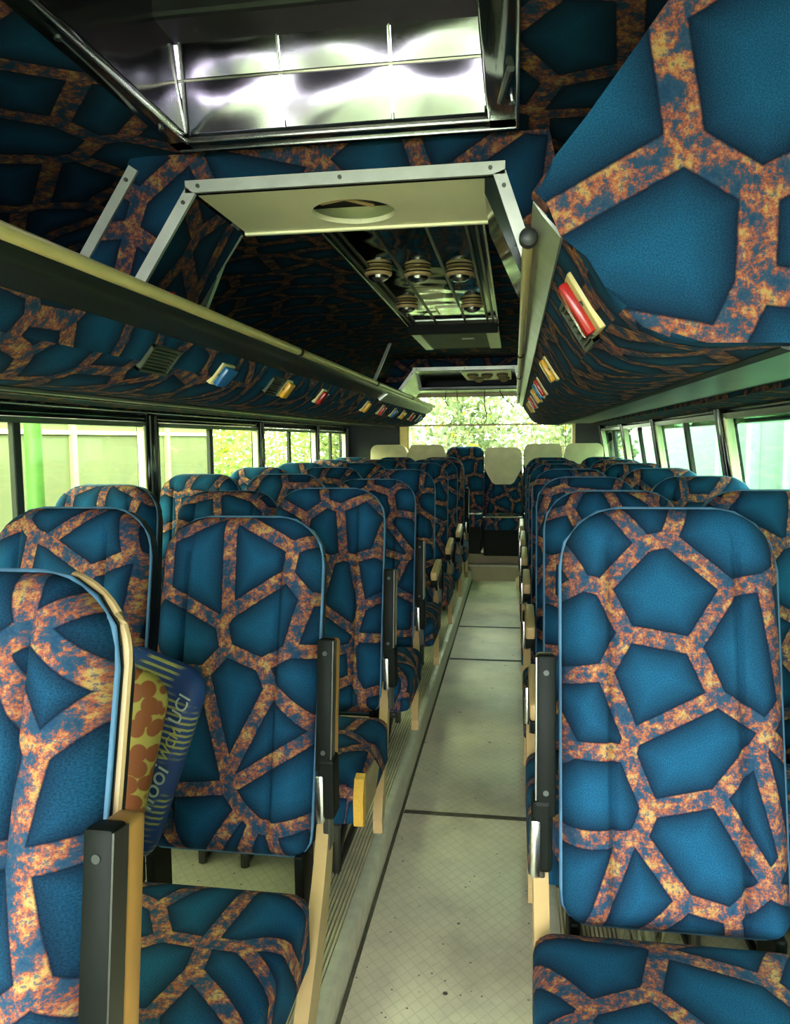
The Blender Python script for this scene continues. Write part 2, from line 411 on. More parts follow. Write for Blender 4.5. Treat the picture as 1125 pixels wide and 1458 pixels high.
MB().box(XR-.085, XR-.035, YF, 7.28, WZ1+.031, WZ1+.040, bev=.003, seg=1).build('chrome_strip', CHROME, wall)
# front: windscreen behind the camera
fw = MB(); fw.box(XL-.05, XR+.05, YF-.05, YF, -.02, .45); fw.box(XL-.05, XR+.05, YF-.05, YF, 1.86, 1.95)
fw.box(XL-.05, XL+.05, YF-.05, YF, .45, 1.86); fw.box(XR-.05, XR+.05, YF-.05, YF, .45, 1.86); fw.box(-.40, -.34, YF-.05, YF, .45, 1.86)
wall = fw.build('wall_front', BANDM); tag(wall, kind='structure')
for a, b in ((XL+.05, -.40), (-.34, XR-.05)): MB().box(a, b, YF-.03, YF-.024, .45, 1.86).build('windscreen', GL_F, wall)
# side windows
def lean(o, side):
    if side > 0:
        for v in o.data.vertices: v.co.x -= (v.co.z-WZ0)*0.17
    return o
nwin = 0
pillL = [YF+.02, 0.18, 1.70, 3.24, 4.74, 6.16, 7.28]
pillR = [YF+.02, 0.20, 1.60, 3.12, 4.55, 5.85, 7.25]
for side, pl, gl in ((-1, pillL, GL_L), (1, pillR, GL_R)):
    X = XL if side < 0 else XR
    s = -side
    for k in range(len(pl)-1):
        y0, y1 = pl[k], pl[k+1]
        if y1 < -0.5: pass
        nwin += 1
        pw = .052
        fr = MB()
        top = WZ1+.02
        fr.box(min(X, X+s*.03), max(X, X+s*.03), y0+pw, y1-pw, WZ0, WZ0+.03)
        fr.box(min(X, X+s*.03), max(X, X+s*.03), y0+pw, y1-pw, top-.02, top)
        for yy in (y0+pw, y1-pw-.018): fr.box(min(X, X+s*.03), max(X, X+s*.03), yy, yy+.018, WZ0, top)
        f = lean(fr.build('window_%d' % nwin, WFRAME), side); tag(f, kind='structure')
        ym = (y0+y1)/2-(0.17 if side < 0 and k == 2 else 0.06)
        lean(MB().box(min(X+s*.004, X+s*.026), max(X+s*.004, X+s*.026), ym-.018, ym+.022, WZ0+.02, top-.01, bev=.003, seg=1).build('meeting_rail', SEAL, f), side)
        lean(MB().box(min(X+s*.008, X+s*.013), max(X+s*.008, X+s*.013), y0+pw+.01, ym, WZ0+.02, top-.01).build('pane', gl, f), side)
        lean(MB().box(min(X+s*.018, X+s*.023), max(X+s*.018, X+s*.023), ym, y1-pw-.01, WZ0+.02, top-.01).build('pane', gl, f), side)
        # pillar at the far end of the window
        pm = MB(); pm.box(min(X-s*.02, X+s*.036), max(X-s*.02, X+s*.036), y1-pw, y1+pw, WZ0-.1, 1.40, bev=.006)
        lean(pm.build('pillar', DGLASS, f, smooth=True), side)
        for dy in (-.03, .025): lean(MB().box(min(X+s*.034, X+s*.040), max(X+s*.034, X+s*.040), y1+dy-.004, y1+dy+.004, WZ0, 1.38).build('pillar_bead', STEEL, f), side)
        lean(MB().box(min(X+s*.0, X+s*.034), max(X+s*.0, X+s*.034), y1-pw-.03, y1-pw-.012, WZ0, top-.015, bev=.003, seg=1).build('seal_strip', CREAMP, f), side)
# rear wall with the wide rear window
RX0, RX1, RZ0, RZ1 = -1.04, 0.56, 0.92, 1.70
rw = MB(); rw.box(XL-.05, XR+.05, YB, YB+.06, -.02, RZ0); rw.box(XL-.05, XR+.05, YB, YB+.06, RZ1, 1.95)
rw.box(XL-.05, RX0, YB, YB+.06, RZ0, RZ1); rw.box(RX1, XR+.05, YB, YB+.06, RZ0, RZ1)
wall = rw.build('wall_rear', plain('rear_panel_dark', (0.02, 0.028, 0.03), 0.6)); tag(wall, kind='structure')
nwin += 1
fr = MB(); t = .03
fr.box(RX0, RX1, YB-.02, YB+.03, RZ0, RZ0+t); fr.box(RX0, RX1, YB-.02, YB+.03, RZ1-t, RZ1)
fr.box(RX0, RX0+t, YB-.02, YB+.03, RZ0, RZ1); fr.box(RX1-t, RX1, YB-.02, YB+.03, RZ0, RZ1)
f = fr.build('window_%d' % nwin, BOXM); tag(f, kind='structure')
MB().box(RX0+t, RX1-t, YB, YB+.006, RZ0+t, RZ1-t).build('pane', GL_B, f)
MB().box(RX0+t, RX1-t, YB-.012, YB+.012, 1.395, 1.412).build('glazing_bar', BOXM, f)
MB().box(RX0-.06, RX0+.012, YB-.03, YB, .95, 1.42, bev=.01).build('side_trim', TUBE, f)
MB().box(.47, .475, YB-.006, YB+.0, RZ0, 1.40).build('glazing_bar', SEAL, f)
MB().box(XL+.02, XR-.02, 6.9, YB, 1.70, 1.74, bev=.01).build('header_panel', BANDM, f)

# ================================================================== SEATS
def add_legs(root, base):
    m = MB()
    for x in (-.13, .13):
        m.tube([(x, -.10, base), (x, -.10, .22)], .013); m.tube([(x, -.42, base), (x, -.42, .22)], .013)
        m.tube([(x, -.42, base+.012), (x, -.10, base+.012)], .010)
        m.tube([(x, -.38, .05), (x, -.12, .20)], .009)
    m.tube([(-.17, -.10, .17), (.17, -.10, .17)], .011); m.tube([(-.17, -.42, .17), (.17, -.42, .17)], .011)
    return m.build('leg_frame', STEEL, root, smooth=True)
MBACK = Matrix(((1, 0, 0), (0, 0, -1), (0, 1, 0)))      # u->x, v->z, d->-y
MCUSH = Matrix(((1, 0, 0), (0, -1, 0), (0, 0, 1)))     # u->x, v->-y, d->z
BH = 0.72
def make_seat(side, rear=False):
    """side 0: no arm, +1: arm on the right, -1: arm on the left; origin on the platform under the hinge"""
    root = empty('bus_seat')
    bk, outl = slab('backrest', SEAT, .370, BH, .105, .04, .035, .055, .05, MBACK, root, grooves=(-.105, .105), bulge=.018, bol=.012, crimp=.0018)
    bk.location = (0, 0, .31)
    pi = MB(); n = len(outl)
    pi.tube([(u*1.003, -.037, v) for u, v in outl[::2]], .0045, 6, closed=True)
    pi.build('piping', PIPE, bk, smooth=True, angle=None)
    sh = MB()
    A = [(u*1.012, v*1.008-.003) for u, v in outl[::2]]
    sh.prism(A, 'Y', -.028, -.006); sh.prism([(u*.93, .02+v*.95) for u, v in A], 'Y', -.006, .03)
    sh.build('back_shell', SHELL, bk)
    cw = .415 if side else .372
    cu, o2 = slab('seat_cushion', SEAT, cw, .43, .05, .035, .095, .035, .06, MCUSH, root, nx=20, nz=20, bulge=.012)
    cu.location = (.030*side, -.11, .235)
    MB().box(-.18, .18, -.52, -.12, .215, .236, bev=.006).build('seat_pan', SHELL, root)
    add_legs(root, 0.0)
    for x in (-.175, .155): MB().box(x, x+.02, -.06, .03, .19, .33, bev=.006).build('hinge_bracket', BLACK, root)
    if side:
        s = side
        x0 = .208*s
        # long tapering plastic side panel
        pr = [(.03, .34), (.03, .38), (.018, .397), (-.005, .40), (-.03, .385), (-.12, .30), (-.26, .215), (-.36, .165), (-.385, .13), (-.375, .088), (-.33, .075), (-.22, .12), (-.08, .20), (.0, .27)]
        a, b = sorted((x0, x0+.026*s))
        MB().prism(pr, 'X', a, b).build('side_panel', BEIGE, root, smooth=True)
        a, b = sorted((x0-.006*s, x0+.03*s))
        MB().box(a, b, -.035, .02, .40, .53, bev=.008).build('arm_bracket', BLACK, root)
        MB().box(a+.008, b-.012, -.026, .010, .33, .42, bev=.003).build('arm_strut', STEEL, root)
        MB().box(a-.003, a+.016, -.046, -.022, .395, .50, bev=.006).build('recline_latch', CHROME, root, smooth=True)
        ar = MB().box(-.017, .017, -.022, .012, -.012, .265, bev=.006).build('armrest', BLACK, root, smooth=True)
        ar.location = (x0+.006*s, -.012, .51)
        pad_ = MB().box(-.0165, .0165, .010, .055, .01, .262, bev=.008, seg=3).build('arm_pad', BEIGE, ar, smooth=True)
        MB().box(s*.0168-.0012, s*.0168+.0012, -.020, .011, -.008, .261).build('edge_strip', STEEL, ar)
        for zz in (.235, .03): MB().lathe([(.005, -.0235), (.005, -.0215)], (0, 0, zz), 'Y', 10).build('bolt', SEAL, ar)
    return root
protos = {k: make_seat(k) for k in (0, 1, -1)}
used = set()
def kid(root, nm):
    for k in KIDS(root):
        if k.name.split('.')[0] == nm: return k
def put(kind, x, y, z, label, group=None, rec=0.20, armup=True, cush=0.0, rz=0.0, pad=None, backdy=0.0):
    if kind not in used: r = protos[kind]; used.add(kind)
    else: r = copy_tree(protos[kind])
    r.location = (x, y, z); r.rotation_euler = (0, 0, rz)
    bk = kid(r, 'backrest'); bk.rotation_euler = (-rec, 0, 0)
    cu = kid(r, 'seat_cushion'); cu.location.y = -.11-cush
    kid(r, 'seat_pan').location.y = -cush
    if kind:
        ar = kid(r, 'armrest'); ar.rotation_euler = (-rec*.6 if armup else math.radians(97), 0, 0)
    tag(r, label, 'seat', group)
    return r
ordn = ['nearest', 'second', 'third', 'fourth', 'fifth', 'sixth', 'seventh', 'eighth']
NAMES = {}
GL = 'patterned bus seats left of the aisle'; GR = 'patterned bus seats right of the aisle'
LY = [.70, 1.54, 2.38, 3.19, 4.02, 4.84, 5.66, 6.42]
upL = [1, 1, 1, 1, 0, 0, 0, 1]
extraL = ['reclined, its raised armrest filling the lower left corner', 'with a raised armrest and a blue lettered bag behind its left edge', 'with torn cushion corner showing yellow foam and raised armrest',
          'with a raised armrest', 'with its beige armrest lowered', 'with its beige armrest lowered', 'with its beige armrest lowered', 'standing before the cream-covered rear row']
short = ['nearest', 'with the lettered bag behind its edge', 'with torn cushion showing yellow foam', 'third ahead of us with raised armrest', 'first with a lowered beige armrest', 'second with a lowered beige armrest', 'third with a lowered beige armrest', 'last before the cream-covered row']
for i, y in enumerate(LY):
    rec = (.24, .25, .22, .2, .19, .18, .18, .17)[i]
    dz = (0, -.018, -.008, -.02, -.01, 0, 0, 0)[i]
    r = put(1, -.605 if i else -.636, y, ZP+dz, 'blue and orange aisle seat on the left, %s' % short[i], GL, rec, bool(upL[i]), cush=(.09, .10, .05, .03, .02, .02, .02, 0)[i])
    sp = kid(r, 'side_panel'); sp.location.x = -.006 if i < 2 else -.026
    if i < 2: sp.location.x = .075-.006-.085; sp.rotation_euler = (0, 0, math.radians(6))
    if i > 0:
        put(0, -.988, y-(.0 if i != 1 else .02), ZP+.0, 'blue and orange middle seat on the left, %s row' % ordn[i], GL, (rec-.03-random.random()*.05) if i != 2 else .36)
    if i > 1:
        put(0, -1.373, y, ZP+.0, 'blue and orange window seat on the left, %s row along the windows' % ordn[i], GL, rec-.06-random.random()*.05)
RY = [1.33, 2.12, 2.90, 3.69, 4.47, 5.26, 6.05]
shr = ['full front in view with raised black armrest', 'second from the front', 'third from the front', 'fourth from the front', 'fifth from the front', 'sixth from the front', 'last before the rear row']
for i, y in enumerate(RY):
    rec = (.23, .2, .18, .17, .16, .16, .16)[i]
    put(-1, .27, y, ZP+(.022 if i == 0 else 0), 'blue and orange aisle seat on the right, %s' % shr[i], GR, rec, i == 0, cush=0)
    r = put(0, .672 if i else .658, y-(.06 if i == 0 else 0), ZP+(.03 if i == 0 else 0), 'blue and orange window seat on the right, %s row along the windows' % ordn[i] if i else 'dark window seat cut off by the right edge of the frame', GR, rec-.05 if i else .12)
# rear row of six on the raised platform
def make_rear(cover=True):
    root = empty('bench_seat')
    bk, outl = slab('backrest', SEAT, .345, .60, .07, .03, .03, .05, .05, MBACK, root, nx=18, nz=20, grooves=(-.09, .09), bulge=.015)
    bk.location = (0, .02, .34); bk.rotation_euler = (-.12, 0, 0)
    MB().prism([(u*1.012, v*1.008-.003) for u, v in outl[::2]], 'Y', -.026, .03).build('back_shell', SHELL, bk)
    cu, o2 = slab('seat_cushion', SEAT, .345, .36, .04, .03, .09, .03, .05, MCUSH, root, nx=14, nz=14, bulge=.01)
    cu.location = (0, -.02, .24)
    MB().box(-.165, .165, -.36, -.02, .005, .24, bev=.01).build('seat_box', VOID, root)
    MB().tube([(-.172, -.385, .355), (.172, -.385, .355)], .007).build('front_rail', CHROME, root, smooth=True)
    if cover:
        hw = .171
        out = [(-hw, .33)] + [(-hw, .55)] + [(-hw+.06-.06*math.cos(a), .55+.065*math.sin(a)) for a in [math.pi/2*k/5 for k in range(1, 6)]]
        out += [(-x, z) for x, z in reversed(out)]
        out = out[:-1] + [(hw, .42), (.10, .29), (.07, .272), (-.07, .272), (-.10, .29), (-hw, .42)]
        out = [p for i, p in enumerate(out) if i != 0]
        m = MB(); m.prism(out, 'Y', -.106, -.092)
        m.prism([p for p in out if p[1] > .40], 'Y', -.092, .034)
        cv = m.build('headrest_cover', CREAMC, bk)
        bv = cv.modifiers.new('bev', 'BEVEL'); bv.width = .006; bv.segments = 2
    return root
rp_c = make_rear(True); rp_p = make_rear(False); fst = [True, True]
nm6 = ['leftmost', 'second from the left', 'third from the left, bare of a cover and dark', 'in the middle facing the aisle', 'fifth from the left', 'rightmost']
for k, x in enumerate((-1.17, -.81, -.455, -.105, .255, .62)):
    cov = k != 2
    if cov: r = rp_c if fst[0] else copy_tree(rp_c); fst[0] = False
    else: r = rp_p
    r.location = (x, 7.19 if k != 2 else 7.15, .36 + (-.10 if k in (0, 1, 2, 4, 5) else -.13))
    tag(r, 'rear row seat, %s%s' % (nm6[k], ', with a cream headrest cover' if cov else ''), 'seat', 'seats of the rear row')
# finishing touches on single seats
def slab_outline(w, h, rt, rb):
    pts = [(w/2, .05+(h-rt-.05)*k/8) for k in range(9)]
    return pts + [(w/2-rt+rt*math.cos(a), h-rt+rt*math.sin(a)) for a in [math.radians(75)*k/9 for k in range(1, 10)]]
def seat_by(label):
    for o in COL.objects:
        if o.get('label', '').startswith(label): return o
s0 = seat_by('blue and orange aisle seat on the left, nearest')
bk = kid(s0, 'backrest')
e = MB(); H_ = BH
o3 = slab_outline(.370, BH, .105, .04)
e.tube([(u+.002, -.018, v) for u, v in o3], .007, 8); o = e.build('edge_strip', BEIGE, bk, smooth=True); o['label'] = 'tan plastic edge of the back shell'
for nm in ('blue and orange aisle seat on the left, nearest', 'blue and orange aisle seat on the left, with the lettered', 'blue and orange aisle seat on the left, with torn'):
    s = seat_by(nm); ap = [q for q in KIDS(kid(s, 'armrest')) if q.name.startswith('arm_pad')][0]
    ap.data = ap.data.copy(); ap.data.materials[0] = ORANGE if 'torn' not in nm else BEIGE
s2 = seat_by('blue and orange aisle seat on the left, with torn')
cu = kid(s2, 'seat_cushion')
o = MB().prism([(-.420, .112), (-.396, .118), (-.402, .0), (-.415, -.012), (-.437, .0), (-.439, .07)], 'X', .188, .2125).build('torn_foam', FOAM, cu); o['label'] = 'yellow foam edge bared by the torn cover'
o = MB().prism([(-.40, .108), (-.26, .095), (-.20, .05), (-.26, .002), (-.40, .004)], 'X', .198, .2110).build('bared_board', BOARD, cu); o['label'] = 'brown padding under the torn cover'
s1r = seat_by('blue and orange aisle seat on the right, full front')
fm = MB()
rnd = random.Random(3)
for k in range(9):
    x = -.07+.008*k+rnd.uniform(-.02, .02); fm.tube([(x, -.03, .315), (x+rnd.uniform(-.01, .01), -.04, .295), (x+rnd.uniform(-.02, .02), -.045, .272)], [.004, .005, .002], 5)
o = fm.build('foam_tuft', CREAMC, s1r, smooth=True); o['label'] = 'pale foam tufts hanging below the backrest'
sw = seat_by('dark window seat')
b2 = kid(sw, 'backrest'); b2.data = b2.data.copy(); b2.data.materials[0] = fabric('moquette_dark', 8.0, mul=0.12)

# ================================================================== LUGGAGE RACKS
CXB = -0.325
lip = [(.020, 1.572), (.040, 1.550), (.066, 1.522), (.088, 1.486), (.110, 1.450), (.132, 1.420), (.158, 1.398), (.190, 1.384), (.235, 1.377), (.335, 1.374)]
def mirror(p): return p
lipL = [(-.690, 1.520), (-.700, 1.505), (-.716, 1.487), (-.733, 1.457), (-.758, 1.427), (-.795, 1.402), (-.838, 1.384), (-.885, 1.375), (-.985, 1.375)]
R0, R1 = 1.05, 6.40
for side in (1, -1):
    f = lambda p: p
    P_ = lip if side > 0 else lipL
    y0 = R0 if side > 0 else -0.30
    root = empty('luggage_rack', (0, 0, 0))
    inner = [(x+.012*side, z+.012) for x, z in P_]
    a0 = 1 if side > 0 else 2
    MB().prism(P_[a0:]+inner[a0:][::-1], 'Y', y0, R1).build('fabric_lip', RACKF, root, smooth=True)
    # underside: recessed dark service panel and outer fabric strip up to the wall
    ux = P_[-1][0]; mx_ = .60 if side > 0 else -1.25
    MB().prism([(ux, 1.374), (ux+.015*side, 1.386), (mx_, 1.386), (mx_, 1.398), (ux, 1.398)], 'Y', y0, R1).build('underside_panel', UNDERP, root)
    o_ = [(.60, 1.372), (.80, 1.366), (.80, 1.385), (.60, 1.39)] if side > 0 else [(-1.20, 1.384), (-1.585, 1.402), (-1.585, 1.415), (-1.20, 1.40)]
    MB().prism(o_, 'Y', y0, R1).build('underside_fabric', RACKF, root)
    MB().prism([(ux-.005*side, 1.372), (ux+.01*side, 1.368), (ux+.013*side, 1.384), (ux-.003*side, 1.384)], 'Y', y0, R1).build('underside_trim', SEAL, root)
    # dark metal band and bright trim along the top of the lip
    if side > 0:
        MB().prism([(.030, 1.578), (.042, 1.566), (.066, 1.530), (.058, 1.522), (.034, 1.552), (.022, 1.570)], 'Y', y0+.01, R1).build('edge_trim', ALU, root)
    else:
        MB().prism([(-.664, 1.540), (-.672, 1.515), (-.700, 1.494), (-.722, 1.480), (-.732, 1.490), (-.712, 1.508), (-.690, 1.528), (-.680, 1.545)], 'Y', y0, R1).build('dark_band', BANDM, root, smooth=True)
        MB().prism([(-.668, 1.512), (-.672, 1.506), (-.714, 1.474), (-.720, 1.480), (-.690, 1.505)], 'Y', 4.1, R1).build('edge_trim', ALU, root)
    ty0 = 1.17 if side > 0 else y0
    tx, tz = (.018, 1.552) if side > 0 else (-.660, 1.537)
    tr = .0085 if side > 0 else .0118
    for ya, yb in ((ty0, 3.70), (3.72, R1)): MB().tube([(tx, ya, tz), (tx, yb, tz)], tr, 12).build('grab_rail', TUBE, root, smooth=True)
    jr = [2.35, 3.71, 5.0] if side < 0 else [2.75, 3.71, 5.0]
    for yy in jr: MB().tube([(tx, yy-.010, tz), (tx, yy+.010, tz)], tr+.003, 12).build('rail_clamp', BLACK, root, smooth=True)
    if side > 0:
        MB().lathe([(.008, 0), (.013, .003), (.0138, .014), (.0133, .024), (.009, .026)], (tx, ty0-.01, tz), 'Y', 18).build('rail_end_cap', SHELL, root, smooth=True)
        outl = lip[:] + [(.80, 1.368), (.86, 1.40), (.85, 1.52), (.785, 1.635), (.66, 1.742), (.48, 1.812), (.30, 1.850), (.232, 1.858), (.13, 1.715), (.085, 1.655), (.045, 1.607)]
        m = MB(); m.prism(outl, 'Y', R0-.035, R0+.005)
        e_ = [e for e in m.bm.edges if all(abs(v.co.y-(R0-.035)) < 1e-5 for v in e.verts)]
        bmesh.ops.bevel(m.bm, geom=e_, offset=.014, segments=3, affect='EDGES', profile=.5)
        m.build('end_panel', ENDF, root, smooth=True)
        tag(root, 'fabric-covered overhead luggage rack right of the aisle with big end panel', 'rack')
    else:
        tag(root, 'fabric-covered overhead luggage rack above the left windows with yellow rail', 'rack')
    # inner shelf
    sh_ = [(.14, 1.43), (.82, 1.40), (.82, 1.41), (.14, 1.445)] if side > 0 else [(-.78, 1.425), (-1.59, 1.425), (-1.59, 1.435), (-.78, 1.44)]
    MB().prism(sh_, 'Y', y0+.02, R1-.01).build('shelf', VOID, root)
# lamps and vents along the lips -------------------------------------------------
def lip_frame(side, z):
    """point on the lip at height z, with the tangent direction and outward normal"""
    P_ = lip if side > 0 else lipL
    for (x0, z0), (x1, z1) in zip(P_, P_[1:]):
        if z0 >= z >= z1:
            t = (z0-z)/(z0-z1); x = x0+(x1-x0)*t
            d = Vector((x1-x0, 0, z1-z0)).normalized(); break
    n = Vector((d.z, 0, -d.x)) if side > 0 else Vector((-d.z, 0, d.x))
    return Vector((x, 0, z)), d, n
def lip_matrix(side, y, z):
    p, d, n = lip_frame(side, z); yv = Vector((0, 1, 0))
    p = Vector((p.x, y, p.z))
    return Matrix(((yv.x, d.x, n.x, p.x), (yv.y, d.y, n.y, p.y), (yv.z, d.z, n.z, p.z), (0, 0, 0, 1)))
def lamp(side, y, z, lens, label, L=.080, Wd=.075):
    # local x runs along the bus, y down the lip, z out of it
    root = empty('reading_lamp'); root.matrix_world = lip_matrix(side, y, z)
    MB().box(-Wd/2, Wd/2, -L/2, L/2, -.012, .007, bev=.004).build('back_plate', BACKPL, root, smooth=True)
    MB().box(-Wd/2+(.030 if L > .09 else .010), Wd/2-.003, -L/2+.004, L/2-.004, .004, .022, bev=.006).build('lens', lens, root, smooth=True)
    MB().lathe([(.004, .006), (.004, .010)], (-Wd/2+.010, 0, 0), 'Z', 10).build('screw', STEEL, root)
    tag(root, label, 'lamp', 'coloured reading lamps under the luggage racks')
def vent(side, y, z, label, L=.07, Wd=.10):
    root = empty('air_vent'); root.matrix_world = lip_matrix(side, y, z)
    m = MB(); t = .006
    m.box(-Wd/2, Wd/2, -L/2, -L/2+t, -.01, .008); m.box(-Wd/2, Wd/2, L/2-t, L/2, -.01, .008); m.box(-Wd/2, -Wd/2+t, -L/2, L/2, -.01, .008); m.box(Wd/2-t, Wd/2, -L/2, L/2, -.01, .008)
    m.build('vent_frame', GRILLE, root)
    MB().box(-Wd/2+t, Wd/2-t, -L/2+t, L/2-t, -.012, -.003).build('vent_back', VOID, root)
    for k in range(6):
        v = -L/2+.012+(L-.024)*k/5
        MB().box(-Wd/2+t, Wd/2-t, v-.002, v+.002, -.004, .006).build('slat', GRILLE, root)
    tag(root, label, 'vent', 'air vents beside the reading lamps')
RL = [(1.215, REDL, 'red reading lamp on a cream plate, nearest on the right rack'), (2.28, AMBL, 'amber reading lamp, second along the right rack'), (3.02, REDL, 'dark red reading lamp, third along the right rack'),
      (3.25, BLUL, 'slim blue reading lamp just behind the dark red one on the right rack'), (3.58, AMBL, 'amber reading lamp, fifth along the right rack'), (4.25, REDL, 'small red reading lamp far along the right rack'), (4.9, AMBL, 'small amber reading lamp far along the right rack')]
for k, (y, mt, lb) in enumerate(RL): lamp(1, y, 1.462, mt, lb, L=.095 if k == 0 else .078, Wd=.085 if k == 0 else (.04 if k == 3 else .06))
vent(1, 1.355, 1.455, 'dark slatted air vent beside the nearest red lamp on the right rack', L=.09, Wd=.15)
LL = [(1.93, BLUL, 'blue reading lamp on a cream plate, nearest on the left rack'), (2.48, AMBL, 'amber reading lamp beside a vent on the left rack'), (2.95, REDL, 'red reading lamp following the amber one on the left rack'),
      (3.87, AMBL, 'second amber reading lamp on the left rack'), (4.33, REDL, 'second red reading lamp on the left rack'), (4.77, BLUL, 'second blue reading lamp on the left rack'), (5.16, AMBL, 'third amber reading lamp on the left rack'), (5.62, REDL, 'third red reading lamp on the left rack'), (6.05, BLUL, 'farthest blue reading lamp on the left rack')]
for y, mt, lb in LL: lamp(-1, y, 1.436, mt, lb, L=.065, Wd=.085 if y < 2 else .065)
vent(-1, 1.57, 1.437, 'dark slatted air vent nearest on the left rack', L=.065, Wd=.13)
vent(-1, 2.37, 1.437, 'dark slatted air vent beside the amber lamp on the left rack', L=.065, Wd=.12)

# ================================================================== ROOF HATCH
root = empty('roof_hatch', (0, 0, 0)); tag(root, 'black-framed roof hatch lined with shiny wavy steel panels overhead', 'hatch')
def bar(nm, mat, *b, bev=.004): return MB().box(*b, bev=bev).build(nm, mat, root, smooth=True)
zf = 1.878
bar('frame_bar', DGLASS, HX0-.01, HX0+.035, HY0, HY1+.02, zf, zf+.03)
bar('frame_bar', DGLASS, HX1-.055, HX1+.004, HY0, HY1+.02, zf, zf+.03)
bar('frame_bar', DGLASS, HX0-.01, HX1+.004, HY1-.028, HY1+.022, zf, zf+.03)
bar('frame_bar', DGLASS, HX0-.01, HX1+.004, HY0-.02, HY0+.03, zf, zf+.03)
bar('bead', CHROME, HX1-.001, HX1+.006, HY0, HY1+.02, zf-.004, zf+.004, bev=.002)
bar('bead', CHROME, HX0, HX1+.005, HY1+.012, HY1+.02, zf-.004, zf+.004, bev=.002)
bar('bead', CHROME, HX0+.030, HX0+.036, HY0, HY1-.02, zf-.004, zf+.006, bev=.002)
bar('bead', CHROME, HX0+.030, HX1-.05, HY1-.034, HY1-.027, zf-.004, zf+.006, bev=.002)
for yy in (.75, 1.15, 1.5):
    for xx in (HX0+.012, HX1-.008): MB().lathe([(.006, -.003), (.006, .002)], (xx, yy, zf), 'Z', 10).build('screw', CHROME, root)
# back wall of the recess: leaning, two rows of three wavy steel panels with seams
X0, X1 = HX0+.037, HX1-.058
yb0, yb1, zb0, zb1 = 1.568, 1.515, 1.890, 2.075
xs_ = [X0, -.46, -.24, X1]
for r in range(2):
    for k in range(3):
        a, b = xs_[k]+.003, xs_[k+1]-.003
        t0, t1 = (r*.5+.008), (r*.5+.49)
        m = MB(); nu, nv = 10, 6; g = []
        for i in range(nv+1):
            row = []
            for j in range(nu+1):
                s_, q = j/nu, i/nv; t = t0+(t1-t0)*q
                puff = .0025*math.sin(math.pi*s_)*math.sin(math.pi*q)
                row.append(m.bm.verts.new((a+(b-a)*s_, yb0+(yb1-yb0)*t-puff, zb0+(zb1-zb0)*t)))
            g.append(row)
        for i in range(nv):
            for j in range(nu): m.bm.faces.new((g[i][j], g[i][j+1], g[i+1][j+1], g[i+1][j]))
        m.build('steel_panel', MIRROR, root, smooth=True, recalc=False, angle=None)
ym, zm = (yb0+yb1)/2, (zb0+zb1)/2
MB().tube([(X0, ym-.002, zm), (X1, ym-.002, zm)], .0035, 6).build('seam_bead', CHROME, root)
for x in xs_[1:3]: MB().tube([(x, yb0-.002, zb0), (x, yb1-.002, zb1)], .0025, 6).build('seam_bead', CHROME, root)
MB().tube([(X0, yb0-.004, zb0), (X0+.012, yb1-.004, zb1)], .004, 6).build('seam_bead', CHROME, root)
# side walls, lid with its black ribs
MB().box(X0-.012, X0, HY0, 1.57, 1.89, 2.10).build('recess_wall', MIRROR, root); MB().box(X1, X1+.012, HY0, 1.57, 1.89, 2.10).build('recess_wall', DGLASS, root)
MB().box(X0-.01, X1+.01, HY0-.01, HY0, 1.89, 2.10).build('recess_wall', DGLASS, root)
MB().box(X0-.01, X1+.01, yb1-.09, yb1+.02, 2.045, 2.10, bev=.01).build('lid_rib', SHELL, root)
for a, b in ((X0, -.42), (-.40, -.22), (-.20, X1)):
    MB().box(a, b, .95, 1.42, 2.09, 2.096).build('lid_panel', MIRROR, root); MB().box(a, b, HY0, .93, 2.09, 2.096).build('lid_panel', MIRROR, root)
MB().box(X0-.02, X1+.02, HY0-.01, 1.60, 2.10, 2.12).build('lid', SHELL, root)
for x in (-.41, -.21): MB().box(x-.012, x+.012, HY0, 1.45, 2.075, 2.10, bev=.004).build('lid_rib', SHELL, root)
MB().box(X0, X1, .925, .955, 2.07, 2.10, bev=.004).build('lid_rib', SHELL, root)
MB().tube([(HX1-.03, 1.50, 1.882), (HX1-.01, 1.36, 1.875)], .007, 8).build('hatch_stay', STEEL, root, smooth=True)

